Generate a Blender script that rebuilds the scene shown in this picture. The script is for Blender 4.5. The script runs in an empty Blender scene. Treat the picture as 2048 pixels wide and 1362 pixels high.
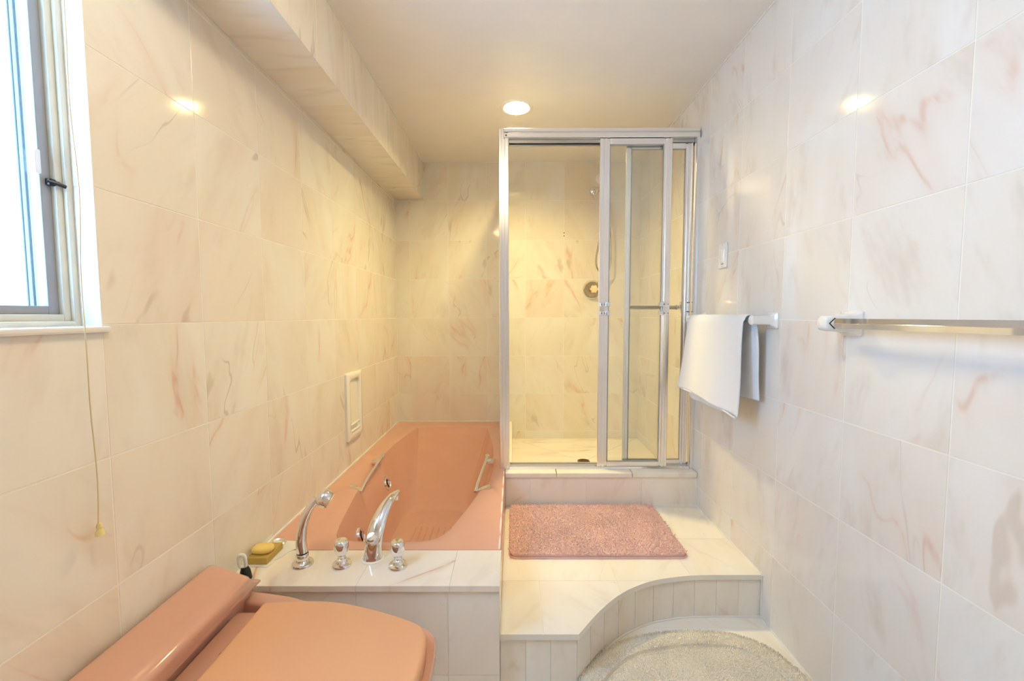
import bpy, bmesh, math, random
import numpy as np
from mathutils import Vector, Matrix
random.seed(7); rng = np.random.default_rng(7)
scn = bpy.context.scene
col = scn.collection

# ------------------------------------------------------------------ camera
F, PIT, YAW, ROLL, H = 823.08, .0606, -.0032, -.0025, 1.225
cy, sy, cp, sp = math.cos(YAW), math.sin(YAW), math.cos(PIT), math.sin(PIT)
fw = Vector((sy*cp, cy*cp, -sp)); rt = Vector((cy, -sy, 0)); up = rt.cross(fw)
r2 = math.cos(ROLL)*rt + math.sin(ROLL)*up; u2 = -math.sin(ROLL)*rt + math.cos(ROLL)*up
cam = bpy.data.cameras.new('camera'); camo = bpy.data.objects.new('camera', cam); col.objects.link(camo)
M = Matrix((r2, u2, -fw)).transposed().to_4x4(); M.translation = (0, 0, H); camo.matrix_world = M
cam.sensor_fit = 'HORIZONTAL'; cam.sensor_width = 36; cam.lens = F/2048*36; cam.clip_start = .02
scn.camera = camo

# ------------------------------------------------------------------ world, exposure
w = bpy.data.worlds.new('world'); scn.world = w; w.use_nodes = True
bg = w.node_tree.nodes['Background']; bg.inputs[0].default_value = (.31, .60, 1.0, 1); bg.inputs[1].default_value = 21
vs = scn.view_settings
vs.view_transform = 'Standard'; vs.look = 'None'; vs.gamma = 1; vs.use_curve_mapping = False; vs.exposure = 0.24
scn.cycles.diffuse_bounces = 5; scn.cycles.max_bounces = 9; scn.cycles.adaptive_threshold = .05      # pale room: light bounces many times
CAN_EMIT, FILL_GLOBE_EMIT, FILL_DOME_EMIT = 830, 60, 40

# room numbers (metres)
XL, XR, YB, ZC = -.930, 1.0, 3.284, 2.417
S, ZE, YLJ, YRJ, XBJ = .305, 1.2066, .9284, .9305, -.8187
YF, XA = -1.3, 2.45            # wall behind the camera, far side of the vanity alcove
ZT, ZP, ZS = .37, .181, .229   # tub rim / deck / curb, platform, shower floor
YSH = 2.245                    # shower front
G = .0034                      # joint width

# portal so that daylight through the window is sampled well
pl = bpy.data.lights.new('window_daylight_portal', 'AREA'); pl.shape = 'RECTANGLE'; pl.size = .95; pl.size_y = .65
pl.cycles.is_portal = True
po = bpy.data.objects.new('window_daylight_portal', pl); col.objects.link(po)
po.location = (-1.03, .62, 1.66); po.rotation_euler = (0, -math.pi/2, 0)

# ------------------------------------------------------------------ materials
def lin(r, g, b):
    f = lambda c: ((c/255+.055)/1.055)**2.4 if c > 10 else c/255/12.92
    return (f(r), f(g), f(b), 1)
def newmat(name):
    m = bpy.data.materials.new(name); m.use_nodes = True
    return m, m.node_tree, m.node_tree.nodes['Principled BSDF']
def plain(name, c, rough=.4, metal=0, spec=.5, bump=None, var=0, coat=0, sheen=0):
    m, nt, p = newmat(name)
    p.inputs['Base Color'].default_value = c; p.inputs['Roughness'].default_value = rough
    p.inputs['Metallic'].default_value = metal; p.inputs['Specular IOR Level'].default_value = spec
    p.inputs['Coat Weight'].default_value = coat; p.inputs['Coat Roughness'].default_value = .05
    p.inputs['Sheen Weight'].default_value = sheen
    tc = nt.nodes.new('ShaderNodeTexCoord')
    if var:
        n = nt.nodes.new('ShaderNodeTexNoise'); n.inputs['Scale'].default_value = 6; n.inputs['Detail'].default_value = 3
        nt.links.new(tc.outputs['Object'], n.inputs['Vector'])
        h = nt.nodes.new('ShaderNodeHueSaturation'); h.inputs['Color'].default_value = c
        r = nt.nodes.new('ShaderNodeMapRange'); r.inputs[1].default_value = .3; r.inputs[2].default_value = .7
        r.inputs[3].default_value = 1-var; r.inputs[4].default_value = 1+var
        nt.links.new(n.outputs['Fac'], r.inputs[0]); nt.links.new(r.outputs[0], h.inputs['Value']); nt.links.new(h.outputs[0], p.inputs['Base Color'])
    if bump:
        sc, st, di = bump
        n = nt.nodes.new('ShaderNodeTexNoise'); n.inputs['Scale'].default_value = sc; n.inputs['Detail'].default_value = 2
        nt.links.new(tc.outputs['Object'], n.inputs['Vector'])
        b = nt.nodes.new('ShaderNodeBump'); b.inputs['Strength'].default_value = st; b.inputs['Distance'].default_value = di
        nt.links.new(n.outputs['Fac'], b.inputs['Height']); nt.links.new(b.outputs[0], p.inputs['Normal'])
    return m
def marble(name, stretch=(2.6, .8), vein=1.0, dark=1.0, pink=1.0, swing=1.5, rough=.085, tone=1.0, streak=.36, warm=.93):
    m, nt, p = newmat(name); N, Lk = nt.nodes, nt.links.new
    tc = N.new('ShaderNodeTexCoord'); oi = N.new('ShaderNodeObjectInfo')
    def math_(op, a, b=None, c=None, clamp=False):
        n = N.new('ShaderNodeMath'); n.operation = op; n.use_clamp = clamp
        for i, v in enumerate((a, b, c)):
            if v is None: continue
            if isinstance(v, (int, float)): n.inputs[i].default_value = v
            else: Lk(v, n.inputs[i])
        return n.outputs[0]
    rnd = oi.outputs['Random']
    def frac(k): return math_('FRACT', math_('MULTIPLY', rnd, k))
    rot = N.new('ShaderNodeVectorRotate'); rot.rotation_type = 'Z_AXIS'
    Lk(tc.outputs['Object'], rot.inputs['Vector']); Lk(math_('MULTIPLY', math_('SUBTRACT', frac(7.31), .5), swing), rot.inputs['Angle'])
    mp = N.new('ShaderNodeMapping'); mp.inputs['Scale'].default_value = (stretch[0], stretch[1], 1)
    Lk(rot.outputs[0], mp.inputs['Vector'])
    cb = N.new('ShaderNodeCombineXYZ'); Lk(math_('MULTIPLY', rnd, 53.0), cb.inputs[0]); Lk(math_('MULTIPLY', frac(17.7), 31.0), cb.inputs[1]); Lk(math_('MULTIPLY', frac(29.3), 19.0), cb.inputs[2])
    ad = N.new('ShaderNodeVectorMath'); ad.operation = 'ADD'; Lk(mp.outputs[0], ad.inputs[0]); Lk(cb.outputs[0], ad.inputs[1])
    V = ad.outputs[0]
    def noise(scale, detail, dist, rough_=.55, off=0):
        n = N.new('ShaderNodeTexNoise'); n.inputs['Scale'].default_value = scale; n.inputs['Detail'].default_value = detail
        n.inputs['Distortion'].default_value = dist; n.inputs['Roughness'].default_value = rough_
        if off:
            a2 = N.new('ShaderNodeVectorMath'); a2.operation = 'ADD'; a2.inputs[1].default_value = (off, off*.7, off*1.3); Lk(V, a2.inputs[0]); Lk(a2.outputs[0], n.inputs['Vector'])
        else: Lk(V, n.inputs['Vector'])
        return n.outputs['Fac']
    def smooth(x, a, b, lo=0., hi=1.):
        r = N.new('ShaderNodeMapRange'); r.interpolation_type = 'SMOOTHSTEP'; r.clamp = True
        for i, v in ((1, a), (2, b), (3, lo), (4, hi)): r.inputs[i].default_value = v
        Lk(x, r.inputs[0]); return r.outputs[0]
    def mix(fac, a, b):
        n = N.new('ShaderNodeMix'); n.data_type = 'RGBA'
        if isinstance(fac, (int, float)): n.inputs[0].default_value = fac
        else: Lk(fac, n.inputs[0])
        for i, v in ((6, a), (7, b)):
            if isinstance(v, tuple): n.inputs[i].default_value = v
            else: Lk(v, n.inputs[i])
        return n.outputs[2]
    k = tone
    kg, kb = k*(.25*warm+.75), k*warm
    cream = (.82*k, .78*kg, .715*kb, 1); white = (.85*k, .835*kg, .805*kb, 1); rosy = (.82*k, .735*kg, .665*kb, 1)
    base = mix(smooth(noise(1.9, 2, 0), .35, .68), cream, white)
    base = mix(math_('MULTIPLY', smooth(frac(3.17), .35, .95), .45*pink), base, rosy)
    base = mix(math_('MULTIPLY', smooth(noise(2.6, 1, 0, off=7), .5, .75), .32*pink), base, (.78*k, .63*k, .52*k, 1))
    # streaky clouding along the bed of the stone
    st = noise(5.0, 3, 0, .6, off=3)
    base = mix(math_('MULTIPLY', smooth(st, .50, .78), streak), base, (.66*k, .57*k, .46*k, 1))
    # orange veins
    a = math_('ABSOLUTE', math_('SUBTRACT', noise(1.25, 3, .55, .55, off=11), .5))
    ridge = smooth(a, .0, .015, 1, 0); mask = smooth(noise(1.5, 1, 0, off=23), .53, .66)
    wob = smooth(noise(14, 2, 0, off=5), .3, .62)
    v1 = math_('MULTIPLY', math_('MULTIPLY', math_('MULTIPLY', ridge, mask), wob), .48*vein)
    base = mix(v1, base, (.60, .27, .145, 1))
    halo = math_('MULTIPLY', math_('MULTIPLY', smooth(a, .0, .06, 1, 0), mask), .20*vein)
    base = mix(halo, base, (.74, .47, .33, 1))
    # thin brown grey veins
    a2 = math_('ABSOLUTE', math_('SUBTRACT', noise(1.7, 3, .5, .5, off=41), .5))
    v2 = math_('MULTIPLY', math_('MULTIPLY', smooth(a2, 0, .009, 1, 0), smooth(noise(1.8, 1, 0, off=57), .58, .72)), .36*dark)
    base = mix(v2, base, (.30, .215, .145, 1))
    # a few tiles with brown flamed patches
    fl = math_('MULTIPLY', math_('MULTIPLY', smooth(noise(4.6, 2, 0, .6, off=71), .62, .70), math_('GREATER_THAN', frac(43.1), .86)), .32*dark)
    base = mix(fl, base, (.42, .30, .19, 1))
    Lk(base, p.inputs['Base Color'])
    p.inputs['Roughness'].default_value = rough; p.inputs['Specular IOR Level'].default_value = .34
    return m
def wool(name, c, var=.08):
    m = plain(name, c, 1.0, spec=.05, var=var); nt = m.node_tree; p = nt.nodes['Principled BSDF']; N, Lk = nt.nodes, nt.links.new
    src = p.inputs['Base Color'].links[0].from_socket; tl = N.new('ShaderNodeBsdfTranslucent'); Lk(src, tl.inputs[0])
    mx = N.new('ShaderNodeMixShader'); mx.inputs[0].default_value = .3; Lk(p.outputs[0], mx.inputs[1]); Lk(tl.outputs[0], mx.inputs[2]); Lk(mx.outputs[0], N['Material Output'].inputs[0])
    return m
def glass(name, tint, milk, rough=.0):
    m, nt, p = newmat(name); N, Lk = nt.nodes, nt.links.new; nt.nodes.remove(p); out = N['Material Output']
    tr = N.new('ShaderNodeBsdfTransparent'); tr.inputs[0].default_value = tint
    gl = N.new('ShaderNodeBsdfGlossy'); gl.inputs['Roughness'].default_value = rough
    fr = N.new('ShaderNodeFresnel'); ge = N.new('ShaderNodeNewGeometry'); ir = N.new('ShaderNodeMapRange')
    ir.inputs[3].default_value = 1.5; ir.inputs[4].default_value = 1/1.5; Lk(ge.outputs['Backfacing'], ir.inputs[0]); Lk(ir.outputs[0], fr.inputs[0])
    df = N.new('ShaderNodeBsdfDiffuse'); df.inputs[0].default_value = (.78, .80, .74, 1)
    tl = N.new('ShaderNodeBsdfTranslucent'); tl.inputs[0].default_value = (.80, .80, .72, 1)
    m0 = N.new('ShaderNodeMixShader'); m0.inputs[0].default_value = .6; Lk(df.outputs[0], m0.inputs[1]); Lk(tl.outputs[0], m0.inputs[2])
    m1 = N.new('ShaderNodeMixShader')
    n = N.new('ShaderNodeTexNoise'); n.inputs['Scale'].default_value = 2.2; n.inputs['Detail'].default_value = 3
    tc = N.new('ShaderNodeTexCoord'); Lk(tc.outputs['Object'], n.inputs['Vector'])
    mr = N.new('ShaderNodeMapRange'); mr.inputs[3].default_value = milk*.7; mr.inputs[4].default_value = milk*1.3; Lk(n.outputs['Fac'], mr.inputs[0]); Lk(mr.outputs[0], m1.inputs[0])
    Lk(tr.outputs[0], m1.inputs[1]); Lk(m0.outputs[0], m1.inputs[2])
    m2 = N.new('ShaderNodeMixShader'); Lk(fr.outputs[0], m2.inputs[0]); Lk(m1.outputs[0], m2.inputs[1]); Lk(gl.outputs[0], m2.inputs[2]); Lk(m2.outputs[0], out.inputs[0])
    return m
def emit(name, c, s):
    m, nt, p = newmat(name); p.inputs['Emission Color'].default_value = c; p.inputs['Emission Strength'].default_value = s
    p.inputs['Base Color'].default_value = c; return m

MAT = dict(
    marble=marble('veined_marble'),
    marble_right=marble('pale_veined_marble', vein=.7, dark=.9, pink=.5, swing=1.0, tone=.97, streak=.5, warm=1.0),
    marble_streak=marble('streaked_marble', stretch=(3.6, .6), vein=.35, dark=1.1, swing=.25, pink=.6, tone=1.06, streak=.55),
    marble_floor=marble('plain_marble', vein=.35, dark=.3, pink=.5, tone=1.08),
    marble_deck=marble('deck_marble', vein=1.8, dark=.5, pink=.5, tone=1.08),
    grout=plain('cream_grout', (.86, .82, .735, 1), .8, var=.04),
    caulk=plain('white_caulk', (.86, .83, .76, 1), .45, var=.04),
    ceiling=plain('satin_ceiling_paint', (.90, .86, .82, 1), .32, var=.015),
    plaster=plain('wall_paint', (.78, .74, .69, 1), .6, var=.02),
    pink=plain('dusty_pink_enamel', lin(214, 165, 144), .13, coat=.35, var=.02),
    pink_tub=plain('salmon_tub_enamel', lin(225, 174, 153), .2, coat=.25, var=.02),
    pink_seat=plain('tan_pink_seat_plastic', lin(221, 166, 124), .34, var=.015),
    chrome=plain('chrome', (.86, .86, .87, 1), .06, metal=1),
    alu=plain('bright_aluminium', (.93, .92, .90, 1), .24, metal=1),
    alu_dark=plain('dull_aluminium', (.50, .50, .49, 1), .35, metal=1, var=.1),
    sash=plain('grey_sash_paint', (.30, .30, .31, 1), .45, var=.05),
    cream_paint=plain('aged_cream_paint', (.62, .585, .48, 1), .5, bump=(40, .3, .002), var=.1),
    white_metal=plain('white_storm_frame', (.80, .82, .85, 1), .5, var=.03),
    ceramic=plain('white_ceramic', (.83, .815, .775, 1), .14, coat=.3, var=.01),
    cream_ceramic=plain('cream_ceramic', (.90, .87, .78, 1), .16, coat=.3, var=.01),
    white_plastic=plain('white_plastic', (.82, .82, .80, 1), .3, var=.01),
    black=plain('black_plastic', (.012, .012, .014, 1), .35, var=.1),
    brass=plain('aged_brass', (.60, .49, .34, 1), .25, metal=1, var=.1),
    dark_fill=plain('dark_gap', (.05, .04, .035, 1), .7, var=.1),  # near-black colour for shade in gaps and holes, also screws and print
    bronze=plain('bronze_drain', (.30, .19, .09, 1), .35, metal=1, var=.2),
    rug=wool('peach_shag', lin(255, 221, 214)),
    rug_back=plain('peach_rug_backing', lin(245, 195, 182), .95, spec=.1, var=.05),
    cream_pile=wool('cream_pile', lin(250, 242, 226)),
    cream_rug=plain('cream_plush', lin(247, 238, 220), .95, spec=.1, var=.08, bump=(260, .9, .006)),
    towel=plain('white_terry', (.88, .885, .90, 1), .9, spec=.1, bump=(420, .6, .003), sheen=.3),
    soap=plain('yellow_soap', lin(245, 216, 125), .38, var=.03),
    olive=plain('olive_holder', lin(190, 162, 84), .55, var=.06),
    paper=plain('white_paper', (.86, .85, .79, 1), .75, bump=(60, .3, .004), var=.03),
    cord=plain('aged_cord', lin(216, 200, 158), .8, var=.08),
    tassel=plain('yellowed_tassel', lin(232, 216, 150), .4, var=.05),
    clear=plain('clear_acrylic', (.80, .66, .38, 1), .12, spec=.6, coat=.5, var=.2),
    pane=glass('window_pane', (.97, .985, 1, 1), .02),
    door_glass=glass('shower_glass', (.985, .99, .975, 1), .05),
    hazy_glass=glass('hazy_shower_glass', (.985, .985, .965, 1), .06),
    lens=emit('lit_lamp', (1, .80, .33, 1), CAN_EMIT),
    dome=emit('fill_dome', (1, .76, .40, 1), FILL_DOME_EMIT),
    globe=emit('fill_globe', (1, .66, .36, 1), FILL_GLOBE_EMIT),
    reflector=plain('gold_reflector', (.86, .72, .48, 1), .3, metal=1),
)

# ------------------------------------------------------------------ object helpers
def tag(o, label=None, cat=None, group=None, kind=None):
    if label: o['label'] = label
    if cat: o['category'] = cat
    if group: o['group'] = group
    if kind: o['kind'] = kind
    return o
def wloc(o):
    v = Vector((0, 0, 0))
    while o is not None: v += o.location; o = o.parent
    return v
def empty(name, loc, label=None, cat=None, group=None, parent=None):
    o = bpy.data.objects.new(name, None); o.empty_display_size = .05; o.location = Vector(loc) - wloc(parent); o.parent = parent; col.objects.link(o)
    return tag(o, label, cat, group)
def link_mesh(name, me, mat, parent=None):
    if not me.materials: me.materials.append(MAT[mat] if isinstance(mat, str) else mat)
    o = bpy.data.objects.new(name, me); o.parent = parent; col.objects.link(o); return o
class MB:
    """collects shapes in world coordinates"""
    def __init__(s): s.bm = bmesh.new()
    def box(s, x0, x1, y0, y1, z0, z1, bev=0, seg=2):
        r = bmesh.ops.create_cube(s.bm, size=1)['verts']
        bmesh.ops.scale(s.bm, vec=(x1-x0, y1-y0, z1-z0), verts=r); bmesh.ops.translate(s.bm, vec=((x0+x1)/2, (y0+y1)/2, (z0+z1)/2), verts=r)
        if bev:
            es = list({e for v in r for e in v.link_edges})
            bmesh.ops.bevel(s.bm, geom=es, offset=min(bev, .49*min(x1-x0, y1-y0, z1-z0)), segments=seg, profile=.6, affect='EDGES')
        return s
    def rings(s, rs, cap0=True, cap1=True, closed=True):
        vs_ = [[s.bm.verts.new(p) for p in r] for r in rs]; n = len(vs_[0])
        for a, b in zip(vs_, vs_[1:]):
            for i in range(n if closed else n-1):
                j = (i+1) % n; s.bm.faces.new((a[i], a[j], b[j], b[i]))
        if cap0: s.bm.faces.new(list(reversed(vs_[0])))
        if cap1: s.bm.faces.new(vs_[-1])
        return s
    def tube(s, pts, rad, n=12, caps=True):
        pts = [Vector(p) for p in pts]; rs = []
        rads = rad if isinstance(rad, (list, tuple)) else [rad]*len(pts)
        t0 = (pts[1]-pts[0]).normalized(); ref = Vector((0, 0, 1)) if abs(t0.z) < .9 else Vector((1, 0, 0))
        nn = (ref - t0*ref.dot(t0)).normalized()
        for i, p in enumerate(pts):
            t = (pts[min(i+1, len(pts)-1)] - pts[max(i-1, 0)]).normalized()
            nn = (nn - t*nn.dot(t)).normalized(); bb = t.cross(nn)
            r = rads[i]; ra, rb = r if isinstance(r, tuple) else (r, r)
            rs.append([p + nn*ra*math.cos(a) + bb*rb*math.sin(a) for a in (2*math.pi*k/n for k in range(n))])
        return s.rings(rs, caps, caps)
    def lathe(s, prof, o, axis=(0, 0, 1), n=32, caps=True):
        o = Vector(o); ax = Vector(axis).normalized(); q = ax.to_track_quat('Z', 'Y')
        rs = [[o + q @ Vector((r*math.cos(2*math.pi*k/n), r*math.sin(2*math.pi*k/n), h)) for k in range(n)] for r, h in prof]
        return s.rings(rs, caps, caps)
    def prism(s, poly, z0, z1):
        return s.rings([[(x, y, z0) for x, y in poly], [(x, y, z1) for x, y in poly]])
    def build(s, name, mat, parent=None, smooth=None, bevel=0, seg=2):
        bm = s.bm
        bmesh.ops.recalc_face_normals(bm, faces=bm.faces[:])
        if bevel:
            es = [e for e in bm.edges if len(e.link_faces) == 2 and e.calc_face_angle(0) > math.radians(38)]
            bmesh.ops.bevel(bm, geom=es, offset=bevel, segments=seg, profile=.6, affect='EDGES', clamp_overlap=True)
        if parent: bmesh.ops.translate(bm, vec=-wloc(parent), verts=bm.verts[:])
        me = bpy.data.meshes.new(name); bm.to_mesh(me); bm.free()
        if smooth is not None:
            me.shade_smooth(); me.set_sharp_from_angle(angle=math.radians(smooth))
        return link_mesh(name, me, mat, parent)
def crom(pts, k=8, closed=False):
    P = [Vector(p) for p in pts]; n = len(P); out = []
    for i in range(n if closed else n-1):
        g = (lambda j: P[j % n]) if closed else (lambda j: P[min(max(j, 0), n-1)])
        a, b, c, d = g(i-1), g(i), g(i+1), g(i+2)
        for q in range(k):
            t = q/k; out.append(.5*((2*b)+(c-a)*t+(2*a-5*b+4*c-d)*t*t+(3*b-a-3*c+d)*t**3))
    if not closed: out.append(P[-1])
    return out
_tile = {}
def tile_mesh(wd, ht, th, mat):
    key = (round(wd, 3), round(ht, 3), round(th, 4), mat)
    if key not in _tile:
        c = .0003; a, b = wd/2, ht/2
        vv = [(-a, -b, 0), (a, -b, 0), (a, b, 0), (-a, b, 0)] + [(-a, -b, th-c), (a, -b, th-c), (a, b, th-c), (-a, b, th-c)] + [(-a+c, -b+c, th), (a-c, -b+c, th), (a-c, b-c, th), (-a+c, b-c, th)]
        ff = [(8, 9, 10, 11)] + [(i, (i+1) % 4, 4+(i+1) % 4, 4+i) for i in range(4)] + [(4+i, 4+(i+1) % 4, 8+(i+1) % 4, 8+i) for i in range(4)]
        me = bpy.data.meshes.new('tile'); me.from_pydata(vv, [], ff); me.materials.append(MAT[mat]); _tile[key] = me
    return _tile[key]
def tile(parent, o, U, V, u0, u1, v0, v1, mat='marble', th=.0007, name='tile'):
    """tile on the plane through o with axes U, V (normal U x V), spanning u0..u1, v0..v1 inclusive of half joints"""
    u0 += G/2; u1 -= G/2; v0 += G/2; v1 -= G/2
    if u1-u0 < .004 or v1-v0 < .004: return
    U, V, o = Vector(U), Vector(V), Vector(o); n = U.cross(V)
    ob = bpy.data.objects.new(name, tile_mesh(u1-u0, v1-v0, th, mat))
    m = Matrix((U, V, n)).transposed().to_4x4(); m.translation = o + U*(u0+u1)/2 + V*(v0+v1)/2 - n*th - wloc(parent)
    ob.parent = parent; ob.matrix_basis = m; col.objects.link(ob); return ob
def cuts(lo, hi, org):
    k = math.ceil((lo-org)/S - 1e-6); out = [lo]
    while org+k*S < hi - 1e-6:
        if org+k*S > lo+1e-6: out.append(org+k*S)
        k += 1
    return out+[hi]
def cells(lo, hi, org): c = cuts(lo, hi, org); return list(zip(c, c[1:]))

# ------------------------------------------------------------------ the room
TH = .0007
WY0, WY1, WZ0, WZ1 = .318, .928, 1.203, 2.105      # window opening
def wall(name, boxes, mat='grout'):
    b = MB()
    for x in boxes: b.box(*x)
    return tag(b.build(name, mat), kind='structure')
xs = XL-TH; xo = XL-.10
wl = wall('wall_left', [(xo, xs, YF, WY0, 0, ZC), (xo, xs, WY1, YB+.1, 0, ZC), (xo, xs, WY0, WY1, 0, WZ0-.012), (xo, xs, WY0, WY1, WZ1, ZC)])
tag(wl, 'left wall of cream marble tiles with a window')
for y0, y1 in cells(YF, YB, YLJ):
    for z0, z1 in cells(0, 2.138, ZE):
        if z1 < .37 and y0 > 1.2: continue
        if y1 <= WY1+.01 and y0 >= WY0-.01 and z0 > 1.1 and z0 < WZ1-.05: continue
        tile(wl, (XL, 0, 0), (0, 1, 0), (0, 0, 1), y0, y1, z0, z1)
wb = tag(wall('wall_back', [(XL-.1, XR+.1, YB+TH, YB+.1, 0, ZC)]), 'back wall of cream marble tiles')
for x0, x1 in cells(XL, XR, XBJ):
    for z0, z1 in cells(.2, ZC, ZE):
        tile(wb, (0, YB, 0), (1, 0, 0), (0, 0, 1), x0, x1, z0, z1, mat='marble')
for z in (1.873, 1.849):
    MB().lathe([(.0001, 0), (.0042, 0), (.0042, .003), (.0001, .003)], (.401, YB, z), (0, -1, 0), 12).build('screw_hole', 'dark_fill', wb)
wr = tag(wall('wall_right', [(XR+TH, XR+.1, -.1, YB+.1, 0, ZC)]), 'right wall of pale marble tiles')
for y0, y1 in cells(-.1, YB, YRJ):
    for z0, z1 in cells(0, ZC, ZE):
        tile(wr, (XR, 0, 0), (0, -1, 0), (0, 0, 1), -y1, -y0, z0, z1, mat='marble_right')
tag(wall('wall_front', [(XL-.1, XA+.1, YF-.1, YF, 0, ZC)], 'plaster'), 'painted wall behind the viewpoint')
tag(wall('wall_alcove', [(XA, XA+.1, YF, -.1, 0, ZC), (XR+.1, XA, -.1, 0, 0, ZC)], 'plaster'), 'painted walls of the vanity alcove')
# floor
fl = tag(wall('floor', [(XL-.1, XA+.1, YF-.1, YB+.1, -.1, -TH)]), 'floor of pale marble tiles')
for x0, x1 in cells(XL, XR, .707):
    for y0, y1 in cells(-.6, 1.62, 1.545):
        tile(fl, (0, 0, 0), (1, 0, 0), (0, 1, 0), x0, x1, y0, y1, mat='marble_floor')
# ceiling with a round hole for the recessed lamp
LX, LY, LR = .021, 2.445, .078
b = MB(); bm = b.bm; hs = .16; n = 32
sq = []
for k in range(n):
    a = 2*math.pi*k/n; c, s_ = math.cos(a), math.sin(a); q = hs/max(abs(c), abs(s_)); sq.append((c*q, s_*q, a))
for z in (ZC,):
    inn = [bm.verts.new((LX+LR*math.cos(a), LY+LR*math.sin(a), z)) for _, _, a in sq]; out = [bm.verts.new((LX+x, LY+y, z)) for x, y, _ in sq]
    top = [bm.verts.new((LX+LR*math.cos(a), LY+LR*math.sin(a), z+.10)) for _, _, a in sq]
    for i in range(n):
        j = (i+1) % n; bm.faces.new((inn[i], inn[j], out[j], out[i])); bm.faces.new((inn[i], top[i], top[j], inn[j]))
    bm.faces.new(top)
    X0, X1, Y0, Y1 = XL-.1, XA+.1, YF-.1, YB+.1
    for x0, x1, y0, y1 in ((X0, LX-hs, Y0, Y1), (LX+hs, X1, Y0, Y1), (LX-hs, LX+hs, Y0, LY-hs), (LX-hs, LX+hs, LY+hs, Y1)):
        bm.faces.new([bm.verts.new(p) for p in ((x0, y0, z), (x1, y0, z), (x1, y1, z), (x0, y1, z))])
b.box(X0, X1, Y0, Y1, ZC+.12, ZC+.2)
for x0, x1, y0, y1 in ((X0, X0+.02, Y0, Y1), (X1-.02, X1, Y0, Y1), (X0, X1, Y0, Y0+.02), (X0, X1, Y1-.02, Y1)): b.box(x0, x1, y0, y1, ZC+.001, ZC+.12)
tag(b.build('ceiling', 'ceiling'), 'smooth cream painted ceiling with a satin sheen', kind='structure')
# soffit along the left wall
SX, SZ = -.703, 2.138
so = tag(MB().box(XL, SX-TH, YF, YB, SZ+TH, ZC).build('trim_1', 'grout'), 'marble clad soffit along the top of the left wall', kind='structure')
for y0, y1 in cells(YF, YB, YLJ):
    tile(so, (0, 0, SZ), (0, 1, 0), (1, 0, 0), y0, y1, XL, SX+G/2, mat='marble_streak')
    tile(so, (SX, 0, 0), (0, 1, 0), (0, 0, 1), y0, y1, SZ-G/2, ZC, mat='marble_streak')
# caulk lines
ck = MB()
ck.box(XL, XL+.007, 1.455, YB, ZT, ZT+.006); ck.box(XL, -.08, YB-.007, YB, ZT, ZT+.006)
ck.box(XL, XL+.003, YB-.003, YB, ZT, SZ); ck.box(SX, SX+.004, 0, YB, ZC-.004, ZC); ck.box(SX, XR, YB-.004, YB, ZC-.004, ZC)
ck.box(XR-.004, XR, 0, YB, ZC-.004, ZC); ck.box(SX, SX+.003, YB-.003, YB, SZ, ZC)
ck.box(XR-.004, XR, 1.6, 2.2, ZP, ZP+.005); ck.box(XR-.004, XR, 0, 1.6, 0, .005); ck.box(XR-.005, XR, 1.593, 1.598, 0, ZP)
ck.box(.75, XR, 2.196, 2.201, ZP, ZP+.005); ck.box(XR-.005, XR, 2.195, 2.2, ZP, ZT-.03)
tag(ck.build('trim_2', 'caulk'), 'thin white caulk lines along the wall joints', kind='structure')

# ------------------------------------------------------------------ window
w1 = tag(bpy.data.objects.new('window_1', None), 'bright window with grey sash and cream frame in the left wall', kind='structure'); col.objects.link(w1); w1.location = (XL, .62, WZ0)
FX = -.985
def bar(name, mat, *bx, bev=.002): return MB().box(*bx, bev=bev).build(name, mat, w1)
# tiled reveal
for z0, z1 in cells(WZ0, WZ1, ZE+.0):
    tile(w1, (0, WY1-TH, 0), (1, 0, 0), (0, 0, 1), -.975, XL, z0, z1, mat='marble_right', name='reveal_tile')
tile(w1, (0, WY0, 0), (-1, 0, 0), (0, 0, 1), -XL, .975, WZ0, WZ1, mat='marble_right', name='reveal_tile')
bar('window_sill', 'marble_right', -.975, XL+.012, WY0-.01, WY1+.012, WZ0-.014, WZ0, bev=.005)
# fixed cream frame
bar('frame_stile', 'cream_paint', -1.02, FX, WY1-.026, WY1, WZ0, WZ1); bar('frame_stile', 'cream_paint', -1.02, FX, WY0, WY0+.026, WZ0, WZ1)
bar('frame_stop', 'cream_paint', FX, FX+.009, WY1-.013, WY1, WZ0, WZ1); bar('frame_rail', 'cream_paint', -1.02, FX, WY0+.026, WY1-.026, WZ0, WZ0+.027)
bar('frame_stop', 'cream_paint', FX, FX+.012, WY0, WY1-.013, WZ0, WZ0+.012, bev=.004); bar('frame_rail', 'cream_paint', -1.02, FX, WY0+.026, WY1-.026, WZ1-.027, WZ1)
# grey sash
sy0, sy1, sz0, sz1 = WY0+.026, WY1-.026, WZ0+.027, WZ1-.027
sh = empty('sash', (-1.0, .62, sz0), parent=w1)
for nm, bx in (('sash_stile', (-1.015, -.995, sy1-.021, sy1, sz0, sz1)), ('sash_stile', (-1.015, -.995, sy0, sy0+.021, sz0, sz1)), ('sash_rail', (-1.015, -.995, sy0+.021, sy1-.021, sz0, sz0+.018)), ('sash_rail', (-1.015, -.995, sy0+.021, sy1-.021, sz1-.018, sz1))):
    MB().box(*bx, bev=.002).build(nm, 'sash', sh)
MB().box(-1.007, -1.003, sy0+.02, sy1-.02, sz0+.017, sz1-.017).build('pane', 'pane', sh)
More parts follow.
